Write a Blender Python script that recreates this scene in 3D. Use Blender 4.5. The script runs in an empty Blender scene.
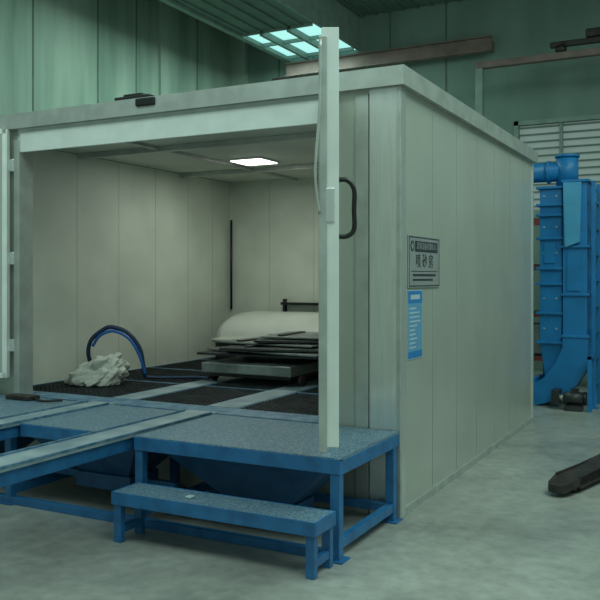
import bpy, bmesh, math, random
from mathutils import Vector, Matrix, noise
random.seed(4)
scene = bpy.context.scene
try:
    scene.view_settings.view_transform = 'Standard'
    scene.view_settings.look = 'None'
except Exception: pass

# ------------------------------------------------------------------ materials
def mat(name, col, rough=0.6, metal=0.0, var=0.12, scale=6.0, stretch=(1,1,1), bump=0.0,
        col2=None, detail=4.0, emit=None, es=0.0, lo=0.35, hi=0.65, spec=0.5, bscale=None):
    m = bpy.data.materials.new(name); m.use_nodes = True
    nt = m.node_tree; b = nt.nodes['Principled BSDF']
    b.inputs['Roughness'].default_value = rough
    b.inputs['Metallic'].default_value = metal
    b.inputs['Specular IOR Level'].default_value = spec
    tc = nt.nodes.new('ShaderNodeTexCoord'); mp = nt.nodes.new('ShaderNodeMapping')
    mp.inputs['Scale'].default_value = stretch
    nt.links.new(tc.outputs['Object'], mp.inputs['Vector'])
    n = nt.nodes.new('ShaderNodeTexNoise'); n.inputs['Scale'].default_value = scale
    n.inputs['Detail'].default_value = detail
    nt.links.new(mp.outputs['Vector'], n.inputs['Vector'])
    r = nt.nodes.new('ShaderNodeValToRGB')
    c2 = col2 if col2 else tuple(c*(1-var*2) for c in col)
    r.color_ramp.elements[0].position = lo; r.color_ramp.elements[1].position = hi
    r.color_ramp.elements[0].color = (*c2, 1); r.color_ramp.elements[1].color = (*col, 1)
    nt.links.new(n.outputs['Fac'], r.inputs['Fac'])
    nt.links.new(r.outputs['Color'], b.inputs['Base Color'])
    if bump:
        n2 = nt.nodes.new('ShaderNodeTexNoise'); n2.inputs['Scale'].default_value = bscale or scale*3
        nt.links.new(mp.outputs['Vector'], n2.inputs['Vector'])
        bp = nt.nodes.new('ShaderNodeBump'); bp.inputs['Strength'].default_value = bump
        bp.inputs['Distance'].default_value = 0.02
        nt.links.new(n2.outputs['Fac'], bp.inputs['Height']); nt.links.new(bp.outputs['Normal'], b.inputs['Normal'])
    if emit:
        b.inputs['Emission Color'].default_value = (*emit, 1); b.inputs['Emission Strength'].default_value = es
    return m

M_panel = mat('booth_panel_sheet', (0.51,0.535,0.475), 0.26, metal=0.3, col2=(0.46,0.485,0.43), scale=1.4, detail=9)
M_inner = mat('booth_inner_panel', (0.66,0.70,0.62), 0.5, scale=1.6, col2=(0.54,0.58,0.51), detail=9)
M_seam  = mat('panel_seam', (0.30,0.33,0.30), 0.6, var=0.05)
M_steel = mat('brushed_stainless', (0.74,0.76,0.75), 0.26, metal=0.65, var=0.06, scale=8, stretch=(6,6,0.4))
M_galv  = mat('galvanised_trim', (0.53,0.56,0.53), 0.40, metal=0.5, var=0.10, scale=7, detail=8)
M_white = mat('white_trim', (0.78,0.82,0.79), 0.5, var=0.05, detail=8)
M_black = mat('black_plastic', (0.012,0.012,0.013), 0.4, var=0.2)
M_dark  = mat('dark_pit', (0.012,0.014,0.016), 0.9, var=0.2)
M_grate = mat('grate_steel', (0.045,0.055,0.06), 0.6, metal=0.3, var=0.3, scale=8)
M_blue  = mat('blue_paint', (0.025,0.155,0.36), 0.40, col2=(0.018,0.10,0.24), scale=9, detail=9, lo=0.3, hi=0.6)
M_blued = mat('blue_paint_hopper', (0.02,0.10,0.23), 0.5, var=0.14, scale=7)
M_plate = mat('blue_plate_dusty', (0.15,0.26,0.36), 0.5, col2=(0.06,0.15,0.25), scale=14, detail=8, lo=0.4, hi=0.62)
M_check = mat('chequer_plate_blue', (0.21,0.31,0.38), 0.34, col2=(0.07,0.15,0.23), scale=80, detail=2, lo=0.42, hi=0.6, bump=0.5, bscale=90)
M_track = mat('dusty_grey_track', (0.34,0.41,0.44), 0.45, col2=(0.18,0.25,0.30), scale=5, detail=10)
M_coll  = mat('collector_blue', (0.012,0.20,0.49), 0.40, var=0.1, scale=4)
M_colll = mat('collector_light_blue', (0.08,0.36,0.60), 0.4, var=0.08, scale=4)
M_red   = mat('red_oxide_steel', (0.25,0.06,0.05), 0.6, var=0.2, scale=6)
M_pink  = mat('primer_beam', (0.27,0.19,0.17), 0.7, var=0.15, scale=4)
M_greenb= mat('pale_green_steel', (0.27,0.36,0.32), 0.6, var=0.1)
M_rust  = mat('worn_fork_steel', (0.06,0.048,0.042), 0.5, metal=0.3, col2=(0.025,0.02,0.018), scale=9)
M_cloth = mat('off_white_cloth', (0.60,0.61,0.55), 0.9, var=0.1, scale=10, bump=0.3)
M_cover = mat('white_bent_sheet', (0.62,0.65,0.60), 0.35, var=0.05, scale=3)
M_sheet = mat('steel_sheet_dark', (0.06,0.065,0.065), 0.45, metal=0.5, col2=(0.025,0.027,0.028), scale=5)
M_sheetl= mat('steel_sheet_grey', (0.30,0.33,0.32), 0.4, metal=0.5, col2=(0.14,0.16,0.15), scale=5)
M_hoseb = mat('blue_hose', (0.02,0.14,0.50), 0.4)
M_hosed = mat('dark_blue_hose', (0.015,0.04,0.10), 0.4)
M_plast = mat('plaster_wall', (0.35,0.43,0.36), 0.9, col2=(0.20,0.28,0.23), scale=1.3, stretch=(2.0,2.0,0.22), detail=10, bump=0.15)
M_groove= mat('wall_groove', (0.13,0.18,0.15), 0.9, var=0.1)
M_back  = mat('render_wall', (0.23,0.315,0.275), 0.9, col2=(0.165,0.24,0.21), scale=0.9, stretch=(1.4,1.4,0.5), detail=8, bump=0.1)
M_roof  = mat('roof_sheet', (0.17,0.25,0.215), 0.7, var=0.1, scale=2)
M_sign  = mat('sign_silver', (0.42,0.44,0.44), 0.35, metal=0.4, var=0.05)
M_signd = mat('sign_ink', (0.03,0.04,0.05), 0.5)
M_label = mat('label_blue', (0.02,0.20,0.50), 0.5, var=0.05)
M_labm  = mat('label_mid', (0.12,0.32,0.52),0.5,var=0.05)
M_labw  = mat('label_white', (0.45,0.55,0.62), 0.5, var=0.05)
M_lamp  = mat('lamp_diffuser', (0.9,0.9,0.85), 0.5, var=0.0, emit=(1,1,0.93), es=5.0)
M_sky   = mat('skylight_sheet', (0.5,0.7,0.68), 0.5, var=0.05, emit=(0.42,0.88,0.84), es=0.95)
M_glass = mat('frosted_glass', (0.3,0.36,0.34), 0.4, var=0.1, scale=2, emit=(0.30,0.40,0.37), es=0.33)

def floor_mat():
    m = bpy.data.materials.new('worn_concrete'); m.use_nodes=True
    nt=m.node_tree; b=nt.nodes['Principled BSDF']
    tc=nt.nodes.new('ShaderNodeTexCoord')
    n1=nt.nodes.new('ShaderNodeTexNoise'); n1.inputs['Scale'].default_value=0.8; n1.inputs['Detail'].default_value=10; n1.inputs['Roughness'].default_value=0.68
    n2=nt.nodes.new('ShaderNodeTexNoise'); n2.inputs['Scale'].default_value=14; n2.inputs['Detail'].default_value=6
    nt.links.new(tc.outputs['Object'],n1.inputs['Vector']); nt.links.new(tc.outputs['Object'],n2.inputs['Vector'])
    r=nt.nodes.new('ShaderNodeValToRGB'); e=r.color_ramp.elements
    e[0].position=0.34; e[0].color=(0.21,0.22,0.20,1); e[1].position=0.68; e[1].color=(0.39,0.405,0.37,1)
    k=r.color_ramp.elements.new(0.5); k.color=(0.295,0.307,0.28,1)
    nt.links.new(n1.outputs['Fac'],r.inputs['Fac'])
    mx=nt.nodes.new('ShaderNodeMixRGB'); mx.blend_type='OVERLAY'; mx.inputs[0].default_value=0.35
    nt.links.new(r.outputs['Color'],mx.inputs[1]); nt.links.new(n2.outputs['Fac'],mx.inputs[2])
    nt.links.new(mx.outputs[0],b.inputs['Base Color'])
    r2=nt.nodes.new('ShaderNodeMapRange'); r2.inputs[3].default_value=0.18; r2.inputs[4].default_value=0.5
    nt.links.new(n1.outputs['Fac'],r2.inputs[0]); nt.links.new(r2.outputs[0],b.inputs['Roughness'])
    bp=nt.nodes.new('ShaderNodeBump'); bp.inputs['Strength'].default_value=0.06; bp.inputs['Distance'].default_value=0.02
    nt.links.new(n2.outputs['Fac'],bp.inputs['Height']); nt.links.new(bp.outputs['Normal'],b.inputs['Normal'])
    return m
M_floor = floor_mat()

# ------------------------------------------------------------------ mesh builder
def empty(name, loc):
    e = bpy.data.objects.new(name, None); e.location = loc; e.empty_display_size = 0.2
    scene.collection.objects.link(e); return e

class B:
    def __init__(s): s.bm = bmesh.new(); s.mats = []
    def mi(s, m):
        if m not in s.mats: s.mats.append(m)
        return s.mats.index(m)
    def _merge(s, tb, m, smooth=False):
        i = s.mi(m)
        for f in tb.faces: f.material_index = i; f.smooth = smooth
        me = bpy.data.meshes.new('t'); tb.to_mesh(me); tb.free(); s.bm.from_mesh(me); bpy.data.meshes.remove(me)
    def box(s, x0,x1,y0,y1,z0,z1, m, bev=0.0, M=None):
        t = bmesh.new(); bmesh.ops.create_cube(t, size=1)
        for v in t.verts: v.co = Vector(((v.co.x+.5)*(x1-x0)+x0,(v.co.y+.5)*(y1-y0)+y0,(v.co.z+.5)*(z1-z0)+z0))
        if bev: bmesh.ops.bevel(t, geom=t.edges[:], offset=bev, segments=2, affect='EDGES', profile=0.5)
        if M is not None: t.transform(M)
        s._merge(t, m); return s
    def cyl(s, p, q, r, m, seg=20, r2=None):
        p=Vector(p); q=Vector(q); d=q-p; t=bmesh.new()
        bmesh.ops.create_cone(t, cap_ends=True, segments=seg, radius1=r, radius2=r if r2 is None else r2, depth=d.length)
        t.transform(Matrix.Translation((p+q)/2) @ d.to_track_quat('Z','Y').to_matrix().to_4x4())
        i = s.mi(m)
        for f in t.faces: f.smooth = len(f.verts)==4; f.material_index=i
        me = bpy.data.meshes.new('t'); t.to_mesh(me); t.free(); s.bm.from_mesh(me); bpy.data.meshes.remove(me)
        return s
    def tube(s, pts, r, m, seg=10, sub=6):
        P=[Vector(p) for p in pts]; C=[]
        n=len(P)
        for i in range(n-1):
            p0=P[max(i-1,0)];p1=P[i];p2=P[i+1];p3=P[min(i+2,n-1)]
            for k in range(sub):
                t=k/sub
                C.append(0.5*((2*p1)+(-p0+p2)*t+(2*p0-5*p1+4*p2-p3)*t*t+(-p0+3*p1-3*p2+p3)*t**3))
        C.append(P[-1]); t=bmesh.new(); rings=[]
        up=Vector((0.13,0.31,0.94)).normalized()
        for i,c in enumerate(C):
            d=(C[min(i+1,len(C)-1)]-C[max(i-1,0)]).normalized()
            a=d.cross(up); a = a.normalized() if a.length>1e-3 else Vector((1,0,0)); b=d.cross(a).normalized()
            rings.append([t.verts.new(c+a*math.cos(2*math.pi*k/seg)*r+b*math.sin(2*math.pi*k/seg)*r) for k in range(seg)])
        for i in range(len(rings)-1):
            for k in range(seg):
                t.faces.new((rings[i][k],rings[i][(k+1)%seg],rings[i+1][(k+1)%seg],rings[i+1][k]))
        t.faces.new(rings[0][::-1]); t.faces.new(rings[-1])
        bmesh.ops.recalc_face_normals(t, faces=t.faces[:])
        s._merge(t,m,True); return s
    def prism(s, poly, a, b, axis, m, smooth=False):
        t=bmesh.new()
        def mk(u,v,w):
            return {'x':(w,u,v),'y':(u,w,v),'z':(u,v,w)}[axis]
        A=[t.verts.new(mk(u,v,a)) for u,v in poly]; Bv=[t.verts.new(mk(u,v,b)) for u,v in poly]
        t.faces.new(A); t.faces.new(Bv[::-1]); n=len(poly)
        for i in range(n): t.faces.new((A[i],Bv[i],Bv[(i+1)%n],A[(i+1)%n]))
        bmesh.ops.recalc_face_normals(t, faces=t.faces[:])
        s._merge(t,m,smooth); return s
    def frustum(s, top, zt, bot, zb, m):
        t=bmesh.new()
        def ring(r,z): x0,x1,y0,y1=r; return [t.verts.new(c) for c in ((x0,y0,z),(x1,y0,z),(x1,y1,z),(x0,y1,z))]
        A=ring(top,zt); C=ring(bot,zb)
        t.faces.new(A); t.faces.new(C[::-1])
        for i in range(4): t.faces.new((A[i],C[i],C[(i+1)%4],A[(i+1)%4]))
        bmesh.ops.recalc_face_normals(t, faces=t.faces[:])
        s._merge(t,m); return s
    def done(s, name, parent=None, loc=None):
        if loc is None and parent is None:
            xs=[v.co for v in s.bm.verts]
            loc=Vector(((min(v.x for v in xs)+max(v.x for v in xs))/2,(min(v.y for v in xs)+max(v.y for v in xs))/2,min(v.z for v in xs)))
        if parent is not None: loc=Vector(parent.location)
        s.bm.transform(Matrix.Translation(-Vector(loc)))
        me=bpy.data.meshes.new(name); s.bm.to_mesh(me); s.bm.free()
        for m in s.mats: me.materials.append(m)
        o=bpy.data.objects.new(name, me); scene.collection.objects.link(o)
        if parent is not None: o.parent=parent
        else: o.location=loc
        return o

# ------------------------------------------------------------------ workshop shell
XL=-6.6; YB=8.5
b=B(); b.box(XL-0.2,7,-9,YB+0.2,-0.1,0,M_floor); b.done('floor')
b=B(); b.box(XL-0.2,XL,-3,YB,0,7,M_plast)
for yy in (2.6,6.2): b.box(XL,XL+0.05,yy,yy+0.4,0,7,M_plast)
for yy in (-0.6,0.7,2.0,3.4,4.7,5.6,7.3): b.box(XL,XL+0.006,yy,yy+0.03,0,7,M_groove)
b.done('wall_left')
b=B()
wx0,wx1,wz0,wz1=-1.25,2.2,2.5,4.0
b.box(XL-0.2,wx0,YB,YB+0.2,0,7,M_back); b.box(wx1,7,YB,YB+0.2,0,7,M_back)
b.box(wx0,wx1,YB,YB+0.2,0,wz0,M_back); b.box(wx0,wx1,YB,YB+0.2,wz1,7,M_back)
b.box(XL,XL+0.35,YB-0.12,YB,0,7,M_plast)
for xx in (-5.6,-4.6,-3.4,-2.4): b.box(xx,xx+0.03,YB-0.005,YB,0,7,M_groove)
b.done('wall_back')
b=B(); b.box(wx0,wx1,YB+0.08,YB+0.1,wz0,wz1,M_glass)
for x in (wx0,wx1-0.07): b.box(x,x+0.07,YB-0.03,YB+0.12,wz0,wz1,M_greenb)
for z in (wz0,wz1-0.07): b.box(wx0,wx1,YB-0.03,YB+0.12,z,z+0.07,M_greenb)
x=wx0+0.7
while x<wx1-0.2:
    b.box(x,x+0.05,YB,YB+0.07,wz0,wz1,M_greenb); x+=0.7
z=wz0+0.12
while z<wz1-0.08:
    b.box(wx0,wx1,YB+0.03,YB+0.08,z,z+0.02,M_back); z+=0.115
b.box(wx0-0.05,wx1+0.05,YB-0.1,YB,wz0-0.07,wz0,M_greenb)
b.done('window_1')
b=B()
sx0,sx1=-5.3,-4.0
def corr(x0,x1,y0,y1,z):
    b.box(x0,x1,y0,y1,z,z+0.05,M_roof)
    x=x0+0.1
    while x<x1: b.box(x,x+0.04,y0,y1,z-0.03,z,M_roof); x+=0.25
SY=6.7
corr(sx1,3.2,2.5,YB,6.1); corr(sx0,sx1,2.5,SY,5.5)
b.box(sx1,sx1+0.05,2.5,YB,5.5,6.1,M_greenb)
b.box(-5.4,sx0,2.5,YB,5.45,5.6,M_greenb)
b.box(-5.4,-5.33,2.5,YB,5.6,7.0,M_roof)
b.box(XL,-5.33,2.5,YB,7.0,7.05,M_roof)
b.box(sx0,sx1,SY,YB,5.52,5.55,M_sky)
for x in (-4.95,-4.45): b.box(x,x+0.06,SY,YB,5.42,5.52,M_greenb)
for y in (SY,7.4,8.3): b.box(sx0,sx1,y,y+0.04,5.46,5.52,M_greenb)
b.done('ceiling')
b=B(); b.box(-5.3,-1.55,YB-0.26,YB-0.24,5.14,5.34,M_pink); b.box(-5.3,-1.55,YB-0.32,YB-0.18,5.34,5.36,M_pink); b.box(-5.3,-1.55,YB-0.32,YB-0.18,5.12,5.14,M_pink)
for x in (-4.2,-2.9,-1.65): b.box(x,x+0.08,YB-0.24,YB,5.16,5.32,M_pink)
b.done('roof_beam')
b=B()
b.box(-1.60,4,7.45,7.57,4.66,4.76,M_pink,0.01); b.box(-1.60,-1.49,7.45,7.57,0,4.66,M_greenb,0.01); b.box(3.9,4,7.45,7.57,0,4.66,M_greenb,0.01)
b.box(-1.66,-1.43,7.4,7.62,0,0.02,M_greenb); b.box(3.84,4.06,7.4,7.62,0,0.02,M_greenb)
b.box(-0.5,0.9,7.47,7.55,4.84,4.92,M_rust,0.01); b.cyl((-0.35,7.51,4.76),(-0.35,7.51,4.86),0.08,M_rust); b.cyl((0.7,7.51,4.76),(0.7,7.51,4.86),0.08,M_rust)
b.box(0.0,0.35,7.42,7.6,4.92,5.04,M_rust,0.02)
b.done('overhead_crane_rail')

# ------------------------------------------------------------------ booth
booth = empty('sandblasting_booth', (0,0,0))
X0,X1,D=-3.77,0.0,3.88
b=B(); b.box(-0.1,0,0.0,D,0,2.69,M_panel)
for y in (0.62,1.18,1.74,2.30,2.86,3.42): b.box(0,0.002,y,y+0.008,0.05,2.66,M_seam)
b.box(-0.1,0.010,0.0,0.075,0,2.69,M_steel,0.003); b.box(-0.02,0.010,D-0.04,D+0.01,0,2.69,M_steel,0.003)
b.box(0,0.012,0.075,D,0,0.05,M_galv)
b.done('side_panel_right',booth)
b=B(); b.box(X0,X0+0.1,0.0,D,0,2.69,M_panel)
b.box(X0+0.1,X0+0.104,0.1,D-0.1,0.54,2.66,M_inner)
for y in (0.5,1.1,1.7,2.3,2.9,3.4): b.box(X0+0.104,X0+0.105,y,y+0.004,0.54,2.66,M_seam)
b.done('side_panel_left',booth)
b=B(); b.box(X0+0.1,-0.1,D-0.1,D,0,2.69,M_inner)
for x in (-3.1,-2.5,-1.9,-1.3,-0.7): b.box(x,x+0.004,D-0.101,D-0.1,0.5,2.66,M_seam)
b.done('rear_panel',booth)
b=B()
b.box(-0.50,-0.20,0.0,0.10,0.0,2.69,M_panel); b.box(-0.20,0.0,-0.022,0.0,0,2.69,M_steel,0.004)
b.box(-0.30,-0.21,-0.015,0.0,0.0,2.66,M_galv,0.003)
b.box(-0.015,0.012,-0.026,0.0,0,2.69,M_galv,0.004)
b.box(-0.20,-0.1,0.0,0.10,0,2.69,M_panel)
b.box(X0+0.1,-3.27,0,0.10,0,2.69,M_panel); b.box(X0,X0+0.2,-0.02,0.0,0,2.69,M_steel,0.004)
b.box(-3.27,-0.50,0.0,0.10,2.55,2.69,M_white)
b.box(-3.29,-3.23,-0.03,0.12,0.5,2.6,M_galv,0.004); b.box(-0.53,-0.47,-0.03,0.12,0.5,2.6,M_galv,0.004)
b.box(-3.23,-0.53,-0.02,0.0,2.50,2.66,M_white,0.004)
b.box(-3.27,-0.5,0.0,0.04,0.0,0.5,M_panel)
b.done('front_frame',booth)
b=B(); b.box(X0-0.05,0.035,-0.05,D+0.04,2.69,2.80,M_galv)
b.box(X0-0.055,0.045,-0.06,-0.051,2.685,2.805,M_galv); b.box(0.036,0.045,-0.051,D+0.045,2.685,2.805,M_galv)
for y in (0.95,1.95,2.95): b.box(0.044,0.047,y,y+0.008,2.69,2.80,M_seam)
b.done('roof',booth)
b=B(); b.box(X0+0.1,-0.1,0.1,D-0.1,2.67,2.69,M_inner)
for y in (1.1,2.75): b.box(X0+0.1,-0.1,y,y+0.05,2.62,2.67,M_galv,0.004)
b.box(-2.75,-2.71,0.1,D-0.1,2.64,2.67,M_galv)
b.done('inner_ceiling',booth)
for (cx,cy,w,l) in ((-2.40,2.25,0.17,0.17),(-0.80,0.30,0.10,0.10)):
    b=B(); b.box(cx-w-0.015,cx+w+0.015,cy-l-0.015,cy+l+0.015,2.652,2.67,M_white); b.box(cx-w,cx+w,cy-l,cy+l,2.645,2.653,M_lamp)
    b.done('ceiling_lamp_panel',booth)
b=B(); b.box(-2.35,-2.02,0.08,0.2,2.80,2.87,M_black,0.01); b.box(-2.28,-2.1,0.1,0.18,2.87,2.89,M_black,0.01)
b.box(-2.02,-1.85,-0.08,-0.02,2.74,2.80,M_black,0.01); b.box(-1.06,-0.70,0.12,0.26,2.80,2.86,M_black,0.01)
b.box(-1.0,-0.78,0.14,0.24,2.86,2.88,M_rust,0.005)
b.done('door_latch_gear',booth)
b=B()
b.box(X0+0.1,-0.1,0.04,D-0.1,0.40,0.44,M_dark)
b.box(X0+0.1,-0.1,0.04,0.28,0.44,0.54,M_plate)
tr=[(-2.52,-2.30),(-1.62,-1.38)]
for a,c in tr: b.box(a,c,0.28,D-0.1,0.44,0.545,M_track)
b.done('floor_frame',booth)
b=B()
for (a,c) in ((X0+0.1,-2.52),(-2.30,-1.62),(-1.38,-0.1)):
    x=a
    while x<c: b.box(x,min(x+0.008,c),0.28,D-0.1,0.505,0.538,M_grate); x+=0.05
    y=0.28
    while y<D-0.1: b.box(a,c,y,y+0.008,0.51,0.54,M_grate); y+=0.05
    b.box(a,a+0.02,0.28,D-0.1,0.48,0.542,M_plate); b.box(c-0.02,c,0.28,D-0.1,0.48,0.542,M_plate)
    for y in (1.2,2.15,3.1): b.box(a,c,y,y+0.03,0.48,0.542,M_plate)
b.done('floor_gratings',booth)
def door(name, H, ang, side, handle):
    b=B(); L=1.40; th=0.07; zb=0.70; zt=2.68
    M=Matrix.Translation((H[0],H[1],0)) @ Matrix.Rotation(ang,4,'Z')
    b.box(0,L,-th/2,th/2,zb,zt-.02,M_panel,0.004,M=M)
    for x in (0,L-0.03): b.box(x-0.004,x+0.034,-th/2-0.006,th/2+0.006,zb-.005,zt,M_white,0.003,M=M)
    for z in (zb-.005,zt-.04): b.box(0,L,-th/2-0.006,th/2+0.006,z,z+0.04,M_white,0.003,M=M)
    b.box(L-0.02,L+0.012,-side*th/2-0.02,-side*th/2+0.02,zb-.03,2.64,M_galv,0.006,M=M)
    for z in (0.9,1.6,2.35): b.box(-0.05,0.05,side*th/2-0.01,side*th/2+0.012,z,z+0.1,M_steel,0.004,M=M)
    if handle:
        y0=side*th/2; y1=y0+side*0.085
        pts=[(L-0.15,y0,1.70),(L-0.15,y0+side*0.05,1.70),(L-0.15,y1,1.735),(L-0.15,y1,1.83),(L-0.15,y1,1.93),(L-0.15,y0+side*0.05,1.975),(L-0.15,y0,1.975)]
        b.tube([M@Vector(p) for p in pts],0.012,M_black)
        for z in (1.70,1.975): b.cyl(M@Vector((L-0.15,y0-side*0.002,z)),M@Vector((L-0.15,y0+side*0.012,z)),0.024,M_black)
        b.box(L,L+0.012,-0.02,0.02,1.76,1.92,M_steel,0.003,M=M)
        c=[(L+0.01,-0.045,2.62),(L+0.02,-0.05,2.3),(L+0.02,-0.065,2.1),(L+0.02,-0.07,1.95),(L+0.02,-0.05,1.8)]
        b.tube([M@Vector(p) for p in c],0.007,M_galv)
    b.done(name,booth)
door('booth_door_right',(-0.49,-0.06),math.radians(-63.2),1,True)
door('booth_door_left',(-3.31,-0.07),math.radians(-150),-1,False)
b=B(); b.cyl((-3.62,D-0.13,1.1),(-3.62,D-0.13,2.2),0.014,M_black); b.done('conduit',booth)
b=B(); b.box(0.0015,0.010,0.12,0.75,1.43,1.77,M_sign,0.002)
for (y0,y1,z0,z1) in ((0.13,0.74,1.755,1.762),(0.13,0.74,1.438,1.445),(0.13,0.137,1.438,1.762),(0.733,0.74,1.438,1.762),
                      (0.24,0.70,1.665,1.735),(0.17,0.70,1.535,1.54),(0.2,0.66,1.505,1.52),(0.2,0.6,1.475,1.488)):
    b.box(0.010,0.0112,y0,y1,z0,z1,M_signd)
b.cyl((0.010,0.19,1.70),(0.0115,0.19,1.70),0.035,M_signd)
b.cyl((0.0115,0.19,1.70),(0.0122,0.19,1.70),0.02,M_sign)
b.done('name_plate',booth)
def text(body,size,y,z,x,m,name):
    cu=bpy.data.curves.new(name,'FONT'); cu.body=body; cu.size=size; cu.extrude=0.0008; cu.align_x='CENTER'; cu.align_y='CENTER'
    cu.materials.append(m); o=bpy.data.objects.new(name,cu); scene.collection.objects.link(o)
    o.rotation_euler=(math.radians(90),0,math.radians(90)); o.location=(x,y,z); o.parent=booth
text('喷 砂 房',0.10,0.43,1.60,0.0112,M_signd,'plate_title')
text('涂装设备有限公司',0.05,0.47,1.70,0.0125,M_sign,'plate_header')
b=B(); b.box(0.0015,0.004,0.12,0.40,0.97,1.415,M_labw); b.box(0.004,0.0048,0.125,0.395,1.33,1.41,M_label)
b.box(0.004,0.0048,0.125,0.395,0.975,1.02,M_label)
b.box(0.004,0.0046,0.125,0.395,1.02,1.33,M_labm)
for i in range(10): b.box(0.0046,0.0052,0.15,0.25+0.12*random.random(),1.04+i*0.028,1.05+i*0.028,M_labw)
b.box(0.0048,0.0054,0.17,0.35,1.355,1.385,M_labw)
b.done('instruction_label',booth)

# ------------------------------------------------------------------ platform, hoppers, tracks
pf = empty('loading_platform', (-1.9,-0.45,0))
YF=-0.90; YBk=-0.03
b=B()
secs=[(-1.36,0.0),(-2.30,-1.62),(-3.77,-2.52)]
for a,c in secs:
    b.box(a,c,YF,YBk,0.525,0.545,M_check)
    b.box(a,c,YF-0.004,YF+0.04,0.46,0.54,M_blue,0.003); b.box(a,c,YBk-0.05,YBk,0.45,0.53,M_blue,0.003)
    b.box(a-0.003,a+0.05,YF,YBk,0.455,0.53,M_blue,0.003); b.box(c-0.05,c+0.003,YF,YBk,0.455,0.53,M_blue,0.003)
b.done('deck',pf)
b=B()
def leg(x,y,w=0.055,z1=0.5): b.box(x-w/2,x+w/2,y-w/2,y+w/2,0,z1,M_blue,0.004); b.box(x-w,x+w,y-w,y+w,0,0.008,M_blue)
for x,y in ((-0.03,-0.87),(-0.03,-0.08),(-1.33,-0.87),(-1.33,-0.08),(-2.42,-0.87),(-2.42,-0.08),(-3.72,-0.87),(-3.72,-0.08),(-1.66,-0.08)): leg(x,y)
b.box(-1.33,0,-0.11,-0.06,0.06,0.11,M_blue,0.003)
b.box(-3.72,-0.03,YF,YF+0.05,0.0,0.05,M_blue,0.003)
b.box(-0.055,-0.005,-0.87,-0.08,0.06,0.11,M_blue,0.003)
b.box(-1.355,-1.305,-0.87,-0.08,0.06,0.11,M_blue,0.003); b.box(-2.445,-2.395,-0.87,-0.08,0.06,0.11,M_blue,0.003)
b.box(-2.4,-1.35,-0.5,-0.45,0.12,0.17,M_blue,0.003)
b.done('legs',pf)
b=B()
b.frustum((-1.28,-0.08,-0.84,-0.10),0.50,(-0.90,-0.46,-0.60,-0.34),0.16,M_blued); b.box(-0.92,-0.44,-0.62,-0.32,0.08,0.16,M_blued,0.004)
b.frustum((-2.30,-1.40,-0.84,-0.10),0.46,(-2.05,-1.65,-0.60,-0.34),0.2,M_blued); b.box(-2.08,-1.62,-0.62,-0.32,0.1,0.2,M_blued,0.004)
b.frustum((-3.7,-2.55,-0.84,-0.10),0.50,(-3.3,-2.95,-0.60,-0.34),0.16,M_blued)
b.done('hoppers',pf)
b=B()
for a,c in tr:
    b.box(a,c,-3.1,0.04,0.53,0.548,M_track,0.002); b.box(a,a+0.012,-3.1,-0.03,0.545,0.56,M_plate); b.box(c-0.012,c,-3.1,-0.03,0.545,0.56,M_plate)
    b.box(a+0.02,c-0.02,-3.1,-0.03,0.45,0.53,M_blue,0.004)
    for y in (-1.95,-3.0): leg((a+c)/2,y,0.06,0.46)
b.box(-2.45,-1.45,-1.98,-1.93,0.05,0.1,M_blue,0.003)
b.done('trolley_tracks',pf)

st = B()
st.box(-1.28,0.0,-1.19,-0.96,0.245,0.285,M_check,0.003)
st.box(-1.285,0.005,-1.196,-1.186,0.215,0.287,M_blue,0.002); st.box(-1.285,0.005,-0.964,-0.955,0.215,0.287,M_blue,0.002)
st.box(-1.287,-1.277,-1.19,-0.96,0.215,0.287,M_blue,0.002); st.box(-0.005,0.006,-1.19,-0.96,0.215,0.287,M_blue,0.002)
for x in (-1.25,-0.03):
    for y in (-1.165,-0.985): st.box(x-0.025,x+0.025,y-0.02,y+0.02,0,0.24,M_blue,0.003)
    st.box(x-0.02,x+0.02,-1.165,-0.985,0.05,0.09,M_blue,0.003)
st.done('step_bench')
b=B(); b.box(-0.83,-0.79,-1.12,-1.08,0.287,0.30,M_labw,0.004); b.done('tape_scrap')

# ------------------------------------------------------------------ trolley with stacked sheets
b=B()
b.box(-2.42,-1.50,1.35,2.75,0.64,0.73,M_sheetl,0.01)
b.box(-2.36,-1.56,1.45,2.65,0.60,0.66,M_sheet)
for x in (-2.41,-1.50):
    for y in (1.55,2.5): b.cyl((x-0.02,y,0.595),(x+0.02,y,0.595),0.05,M_rust)
b.cyl((-1.96,2.0,0.73),(-1.96,2.0,0.79),0.35,M_sheet,32)
b.done('work_trolley')
b=B(); z=0.79
spec=[(-1.95,2.0,1.20,1.1,4,M_sheet,.022),(-1.80,1.95,1.25,1.0,-9,M_sheetl,.015),(-1.75,1.9,1.15,0.95,14,M_sheet,.02),(-1.9,2.05,1.05,0.9,-4,M_sheetl,.014),
      (-1.65,2.1,1.0,0.85,20,M_sheet,.02),(-1.62,2.1,0.85,0.7,6,M_sheetl,.015)]
for i,(x,y,w,l,a,m,t) in enumerate(spec):
    M=Matrix.Translation((x,y,0))@Matrix.Rotation(math.radians(a),4,'Z')
    b.box(-w/2,w/2,-l/2,l/2,z,z+t,m,0.002,M=M); z+=t
    for sx in (-1,1): b.box(sx*w*0.3-0.03,sx*w*0.3+0.03,-l*0.4,l*0.4,z,z+0.012,M_sheet,M=M)
    z+=0.012
b.done('stacked_steel_sheets')
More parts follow.
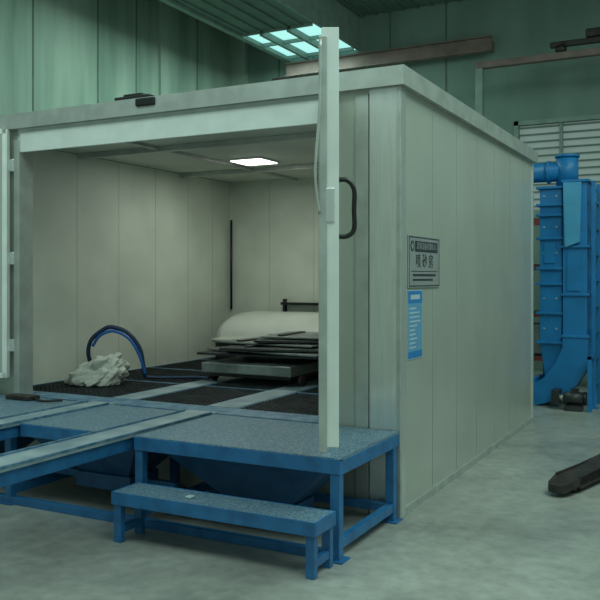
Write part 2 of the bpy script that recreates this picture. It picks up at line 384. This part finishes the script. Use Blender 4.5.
# bent sheet: low thin shell arching from a curled front lip to the back
outer=[(2.92,0.815),(2.90,0.79),(2.93,0.775),(2.97,0.80)]
for i in range(19):
    a=math.radians(172-i*5.0)
    outer.append((3.48+0.50*math.cos(a), 0.79+0.31*math.sin(a)**0.85))
outer+= [(3.62,1.05),(3.66,0.99)]
P=[Vector((p[0],p[1])) for p in outer]; inner=[]
for i,p in enumerate(P):
    d=(P[min(i+1,len(P)-1)]-P[max(i-1,0)]).normalized(); inner.append(p+Vector((d.y,-d.x))*0.012)
poly=[tuple(p) for p in P]+[tuple(p) for p in reversed(inner)]
b=B()
t=bmesh.new(); xs=[-3.34,-3.26,-3.1,-2.6,-2.0,-1.4,-0.9]; n=len(poly); rings=[]
for xx in xs:
    k=0.0 if xx>-3.15 else (0.10 if xx<-3.3 else 0.03)
    rings.append([t.verts.new((xx,u+0.05*k, v-(v-0.78)*k*1.6)) for u,v in poly])
for i in range(len(xs)-1):
    for j in range(n): t.faces.new((rings[i][j],rings[i+1][j],rings[i+1][(j+1)%n],rings[i][(j+1)%n]))
m_=len(P)
for rr in (rings[0],rings[-1]):
    for j in range(m_-1): t.faces.new((rr[j],rr[j+1],rr[n-2-j],rr[n-1-j]))
bmesh.ops.recalc_face_normals(t,faces=t.faces[:]); b._merge(t,M_cover,True)
b.box(-3.35,-0.85,2.98,3.70,0.545,0.775,M_sheet,0.01)
for xx in (-3.0,-2.0,-1.1): b.box(xx,xx+0.05,3.44,3.49,0.775,1.08,M_sheet)
b.done('bent_white_sheet')
b=B(); b.box(-2.9,-1.55,3.70,3.78,1.17,1.20,M_black)
for x in (-2.88,-2.2,-1.6): b.box(x,x+0.025,3.72,3.78,1.05,1.24,M_black)
b.done('wall_rack',booth)
b=B()
b.tube([(-3.40,1.2,0.57),(-3.46,1.05,0.72),(-3.43,1.02,0.90),(-3.33,1.08,1.01),(-3.25,1.12,1.035),(-3.12,1.186,0.98),(-3.03,1.24,0.84),(-3.0,1.25,0.70),(-3.0,1.28,0.57)],0.020,M_hosed)
b.tube([(-3.40,1.02,0.86),(-3.33,1.04,0.96),(-3.22,1.10,1.00),(-3.10,1.17,0.93),(-3.02,1.22,0.78),(-2.98,1.26,0.60)],0.014,M_hoseb)
b.tube([(-3.0,1.28,0.57),(-2.85,1.35,0.565),(-2.6,1.5,0.565),(-2.4,1.45,0.57)],0.015,M_hosed)
b.done('blasting_hose')
bm=bmesh.new(); bmesh.ops.create_icosphere(bm,subdivisions=6,radius=1)
for v in bm.verts:
    p=v.co.copy(); n=noise.noise(p*1.3)*0.35+abs(noise.noise(p*2.2+Vector((3,1,2))))*0.42-abs(noise.noise(p*4.5))*0.16
    r=0.95+n
    x=p.x*0.26*r; y=p.y*0.18*r; zz=p.z*0.16*r
    v.co=Vector((x,y,max(zz+(0.10*p.x),-0.08)))
for f in bm.faces: f.smooth=True
me=bpy.data.meshes.new('crumpled_cloth'); bm.to_mesh(me); bm.free(); me.materials.append(M_cloth)
o=bpy.data.objects.new('crumpled_cloth',me); o.location=(-3.17,0.86,0.625); o.rotation_euler=(0,0,0.48); scene.collection.objects.link(o)
b=B(); b.box(-3.2,-2.95,-0.2,-0.08,0.547,0.58,M_rust,0.005); b.tube([(-2.95,-0.14,0.56),(-2.8,-0.2,0.56),(-2.7,-0.1,0.56)],0.01,M_black); b.done('hand_tool')

# ------------------------------------------------------------------ dust collector
dc=empty('dust_collector',(0.1,5.2,0))
b=B()
b.box(-0.15,0.10,5.0,5.36,0.72,2.56,M_coll,0.008)
for z in (0.74,1.08,1.42,1.60,1.95,2.22,2.34,2.54): b.box(-0.19,0.11,4.965,5.395,z-0.014,z+0.014,M_coll,0.003)
for z in (0.9,1.25,1.78,2.08,2.44):
    for xx in (-0.10,0.04): b.cyl((xx,4.99,z),(xx,5.0,z),0.012,M_steel,8)
b.box(-0.10,0.03,4.985,5.0,1.66,1.90,M_coll,0.004)
b.box(0.115,0.38,4.96,5.36,0.80,2.62,M_coll,0.008)
for z in (0.82,1.30,1.85,2.60): b.box(0.105,0.41,4.93,5.39,z-0.014,z+0.014,M_coll,0.003)
b.prism([(0.13,2.58),(0.33,2.58),(0.31,1.90),(0.15,1.84)],4.90,4.962,'y',M_colll)
b.box(0.165,0.31,4.945,4.962,1.34,1.78,M_coll,0.004)
b.done('ducts',dc)
# supporting leg frame with ladder rungs
b=B()
for (xx,yy) in ((0.42,5.02),(0.42,5.42),(-0.20,5.42)): b.box(xx,xx+0.045,yy,yy+0.045,0.0,2.6,M_coll,0.003); b.box(xx-.03,xx+.075,yy-.03,yy+.075,0,0.01,M_coll)
b.box(0.42,0.465,4.72,4.765,0,0.62,M_coll,0.003); b.box(0.42,0.465,4.72,5.05,0.58,0.62,M_coll,0.003)
z=0.25
while z<2.5: b.box(0.43,0.455,5.04,5.44,z,z+0.03,M_coll); z+=0.3
for z in (0.5,1.5,2.5): b.box(-0.2,0.46,5.43,5.46,z,z+0.04,M_coll)
b.done('leg_frame',dc)
def scaled(pts,k):
    cx=sum(p[0] for p in pts)/len(pts); cz=sum(p[1] for p in pts)/len(pts)
    return [(cx+(p[0]-cx)*k, max(0.0,cz+(p[1]-cz)*k)) for p in pts]
pts=[(0.38,0.82),(0.38,0.60),(0.36,0.46),(0.22,0.22),(0.0,0.08),(-0.19,0.0),(-0.20,0.26),(-0.08,0.34),(0.04,0.50),(0.115,0.68),(0.115,0.82)]
b=B(); b.prism(pts,4.97,5.36,'y',M_coll)
b.prism(scaled(pts,1.06),4.945,4.97,'y',M_coll); b.prism(scaled(pts,1.06),5.36,5.385,'y',M_coll)
b.box(-0.23,-0.19,4.94,5.39,0.0,0.32,M_coll,0.004)
b.frustum((-0.15,0.10,5.0,5.36),0.73,(-0.10,0.06,5.06,5.30),0.34,M_coll)
b.done('lower_hopper',dc)
b=B(); b.cyl((0.13,5.18,2.56),(0.13,5.18,2.92),0.125,M_coll,28); b.cyl((0.13,5.18,2.90),(0.13,5.18,2.93),0.14,M_coll,28)
b.cyl((0.05,5.18,2.74),(-0.95,5.18,2.74),0.115,M_coll,28)
for x in (-0.08,-0.5,-0.93): b.cyl((x-0.015,5.18,2.74),(x+0.015,5.18,2.74),0.135,M_coll,28)
b.cyl((-0.95,5.18,2.86),(-0.95,5.18,0.0),0.13,M_coll,28)
b.done('round_ducting',dc)
b=B(); b.cyl((0.16,4.78,0.14),(0.38,4.78,0.14),0.07,M_sheet,20); b.box(0.18,0.36,4.7,4.86,0,0.06,M_sheet); b.cyl((0.38,4.78,0.14),(0.41,4.78,0.14),0.075,M_black,20)
b.box(0.24,0.32,4.75,4.81,0.20,0.25,M_sheet,0.005)
b.cyl((0.11,4.78,0.14),(0.16,4.78,0.14),0.03,M_steel); b.box(0.03,0.11,4.74,4.95,0.06,0.22,M_sheet)
b.done('drive_motor',dc)
b=B()
for x in (-1.0,-0.35,0.3,0.95,1.6):
    for y in (6.7,7.2): b.box(x-0.03,x+0.03,y-0.03,y+0.03,0,2.3,M_red)
for z in (0.35,0.95,1.6,2.24):
    for y in (6.7,7.2): b.box(-1.0,1.6,y-0.025,y+0.025,z,z+0.06,M_red)
    if z<2: b.box(-1.0,1.6,6.7,7.2,z+0.06,z+0.075,M_sheet)
b.box(-0.9,-0.4,6.75,7.15,0.43,0.85,M_sheetl,0.02); b.box(0.4,0.9,6.75,7.15,1.03,1.4,M_blued,0.02); b.box(1.0,1.5,6.75,7.15,0.43,0.8,M_red,0.02)
b.box(-0.25,0.2,6.75,7.15,1.68,2.0,M_red,0.02)
b.done('storage_rack')

# ------------------------------------------------------------------ pallet jack
b=B()
u=Vector((0.255,0.967,0)); w=Vector((0.967,-0.255,0)); O=Vector((0.68,0.98,0))
M=Matrix(((w.x,u.x,0,O.x),(w.y,u.y,0,O.y),(0,0,1,0),(0,0,0,1)))
for off in (0,0.53):
    cxo=off+0.09
    poly=[]
    for i in range(9):
        a=math.radians(180+i*22.5); poly.append((cxo+0.075*math.cos(a),0.05+0.075*math.sin(a)))
    poly+=[(off+0.18,0.16),(off+0.18,1.15),(off,1.15),(off,0.16)]
    N=len(poly)
    t=bmesh.new(); A=[t.verts.new((x,y,0.03+0.03*min(1,max(y,0)/0.2))) for x,y in poly]; C=[t.verts.new((x,y,0.085+0.05*min(1,max(y,0)/0.35))) for x,y in poly]
    t.faces.new(A[::-1]); t.faces.new(C)
    for i in range(N): t.faces.new((A[i],A[(i+1)%N],C[(i+1)%N],C[i]))
    t.transform(M); b._merge(t,M_rust)
    for yy in (0.2,0.28): b.cyl(M@Vector((off+0.04,yy,0.04)),M@Vector((off+0.14,yy,0.04)),0.04,M_black,16)
    b.box(off,off+0.012,0.18,1.15,0.035,0.12,M_rust,M=M); b.box(off+0.168,off+0.18,0.18,1.15,0.035,0.12,M_rust,M=M)
b.box(0,0.71,1.15,1.22,0.05,0.32,M_rust,0.01,M=M)
b.box(0.24,0.47,1.22,1.42,0.12,0.36,M_rust,0.02,M=M)
b.cyl(M@Vector((0.355,1.34,0.3)),M@Vector((0.355,1.34,0.5)),0.05,M_steel)
for xx in (0.28,0.38): b.cyl(M@Vector((xx,1.36,0.09)),M@Vector((xx+0.05,1.36,0.09)),0.09,M_black,20)
b.cyl(M@Vector((0.355,1.38,0.3)),M@Vector((0.355,1.75,1.15)),0.02,M_rust)
b.tube([M@Vector(p) for p in ((0.355,1.75,1.15),(0.24,1.78,1.2),(0.22,1.82,1.3),(0.355,1.84,1.33),(0.48,1.82,1.3),(0.46,1.78,1.2),(0.355,1.75,1.15))],0.014,M_black)
b.done('pallet_jack')

# ------------------------------------------------------------------ lights
def area(name,loc,size,sy,power,col,rot=(0,0,0)):
    l=bpy.data.lights.new(name,'AREA'); l.shape='RECTANGLE'; l.size=size; l.size_y=sy; l.energy=power; l.color=col
    o=bpy.data.objects.new(name,l); o.location=loc; o.rotation_euler=rot; scene.collection.objects.link(o); return o
area('overhead_fill',(2.8,0.0,6.0),3.0,9.0,310,(0.75,1.0,0.90),(0,math.radians(18),0))  # added fill light high on the right, no skylight modelled here
area('skylight_daylight_left',(-4.6,5.5,5.35),1.2,5.0,130,(0.66,1.0,0.88))
area('front_fill',(-2.5,-3.5,6.0),5.0,2.0,130,(0.76,1.0,0.93))  # added fill from above the open front, not a roof opening
area('booth_lamp_light',(-2.40,2.25,2.63),0.34,0.34,16,(0.90,1.0,0.88))
area('booth_lamp_light_front',(-0.80,0.35,2.63),0.2,0.2,3,(0.90,1.0,0.88))

w=bpy.data.worlds.new('World'); scene.world=w; w.use_nodes=True
bg=w.node_tree.nodes['Background']; bg.inputs['Color'].default_value=(0.60,0.89,0.78,1); bg.inputs['Strength'].default_value=0.385

# ------------------------------------------------------------------ camera
cam=bpy.data.cameras.new('camera'); cam.lens=49.2; cam.sensor_width=36; cam.shift_y=-23/600
co=bpy.data.objects.new('camera',cam); scene.collection.objects.link(co)
co.location=(1.81,-4.81,1.5); co.rotation_euler=(math.radians(90),0,math.radians(27.6))
scene.camera=co
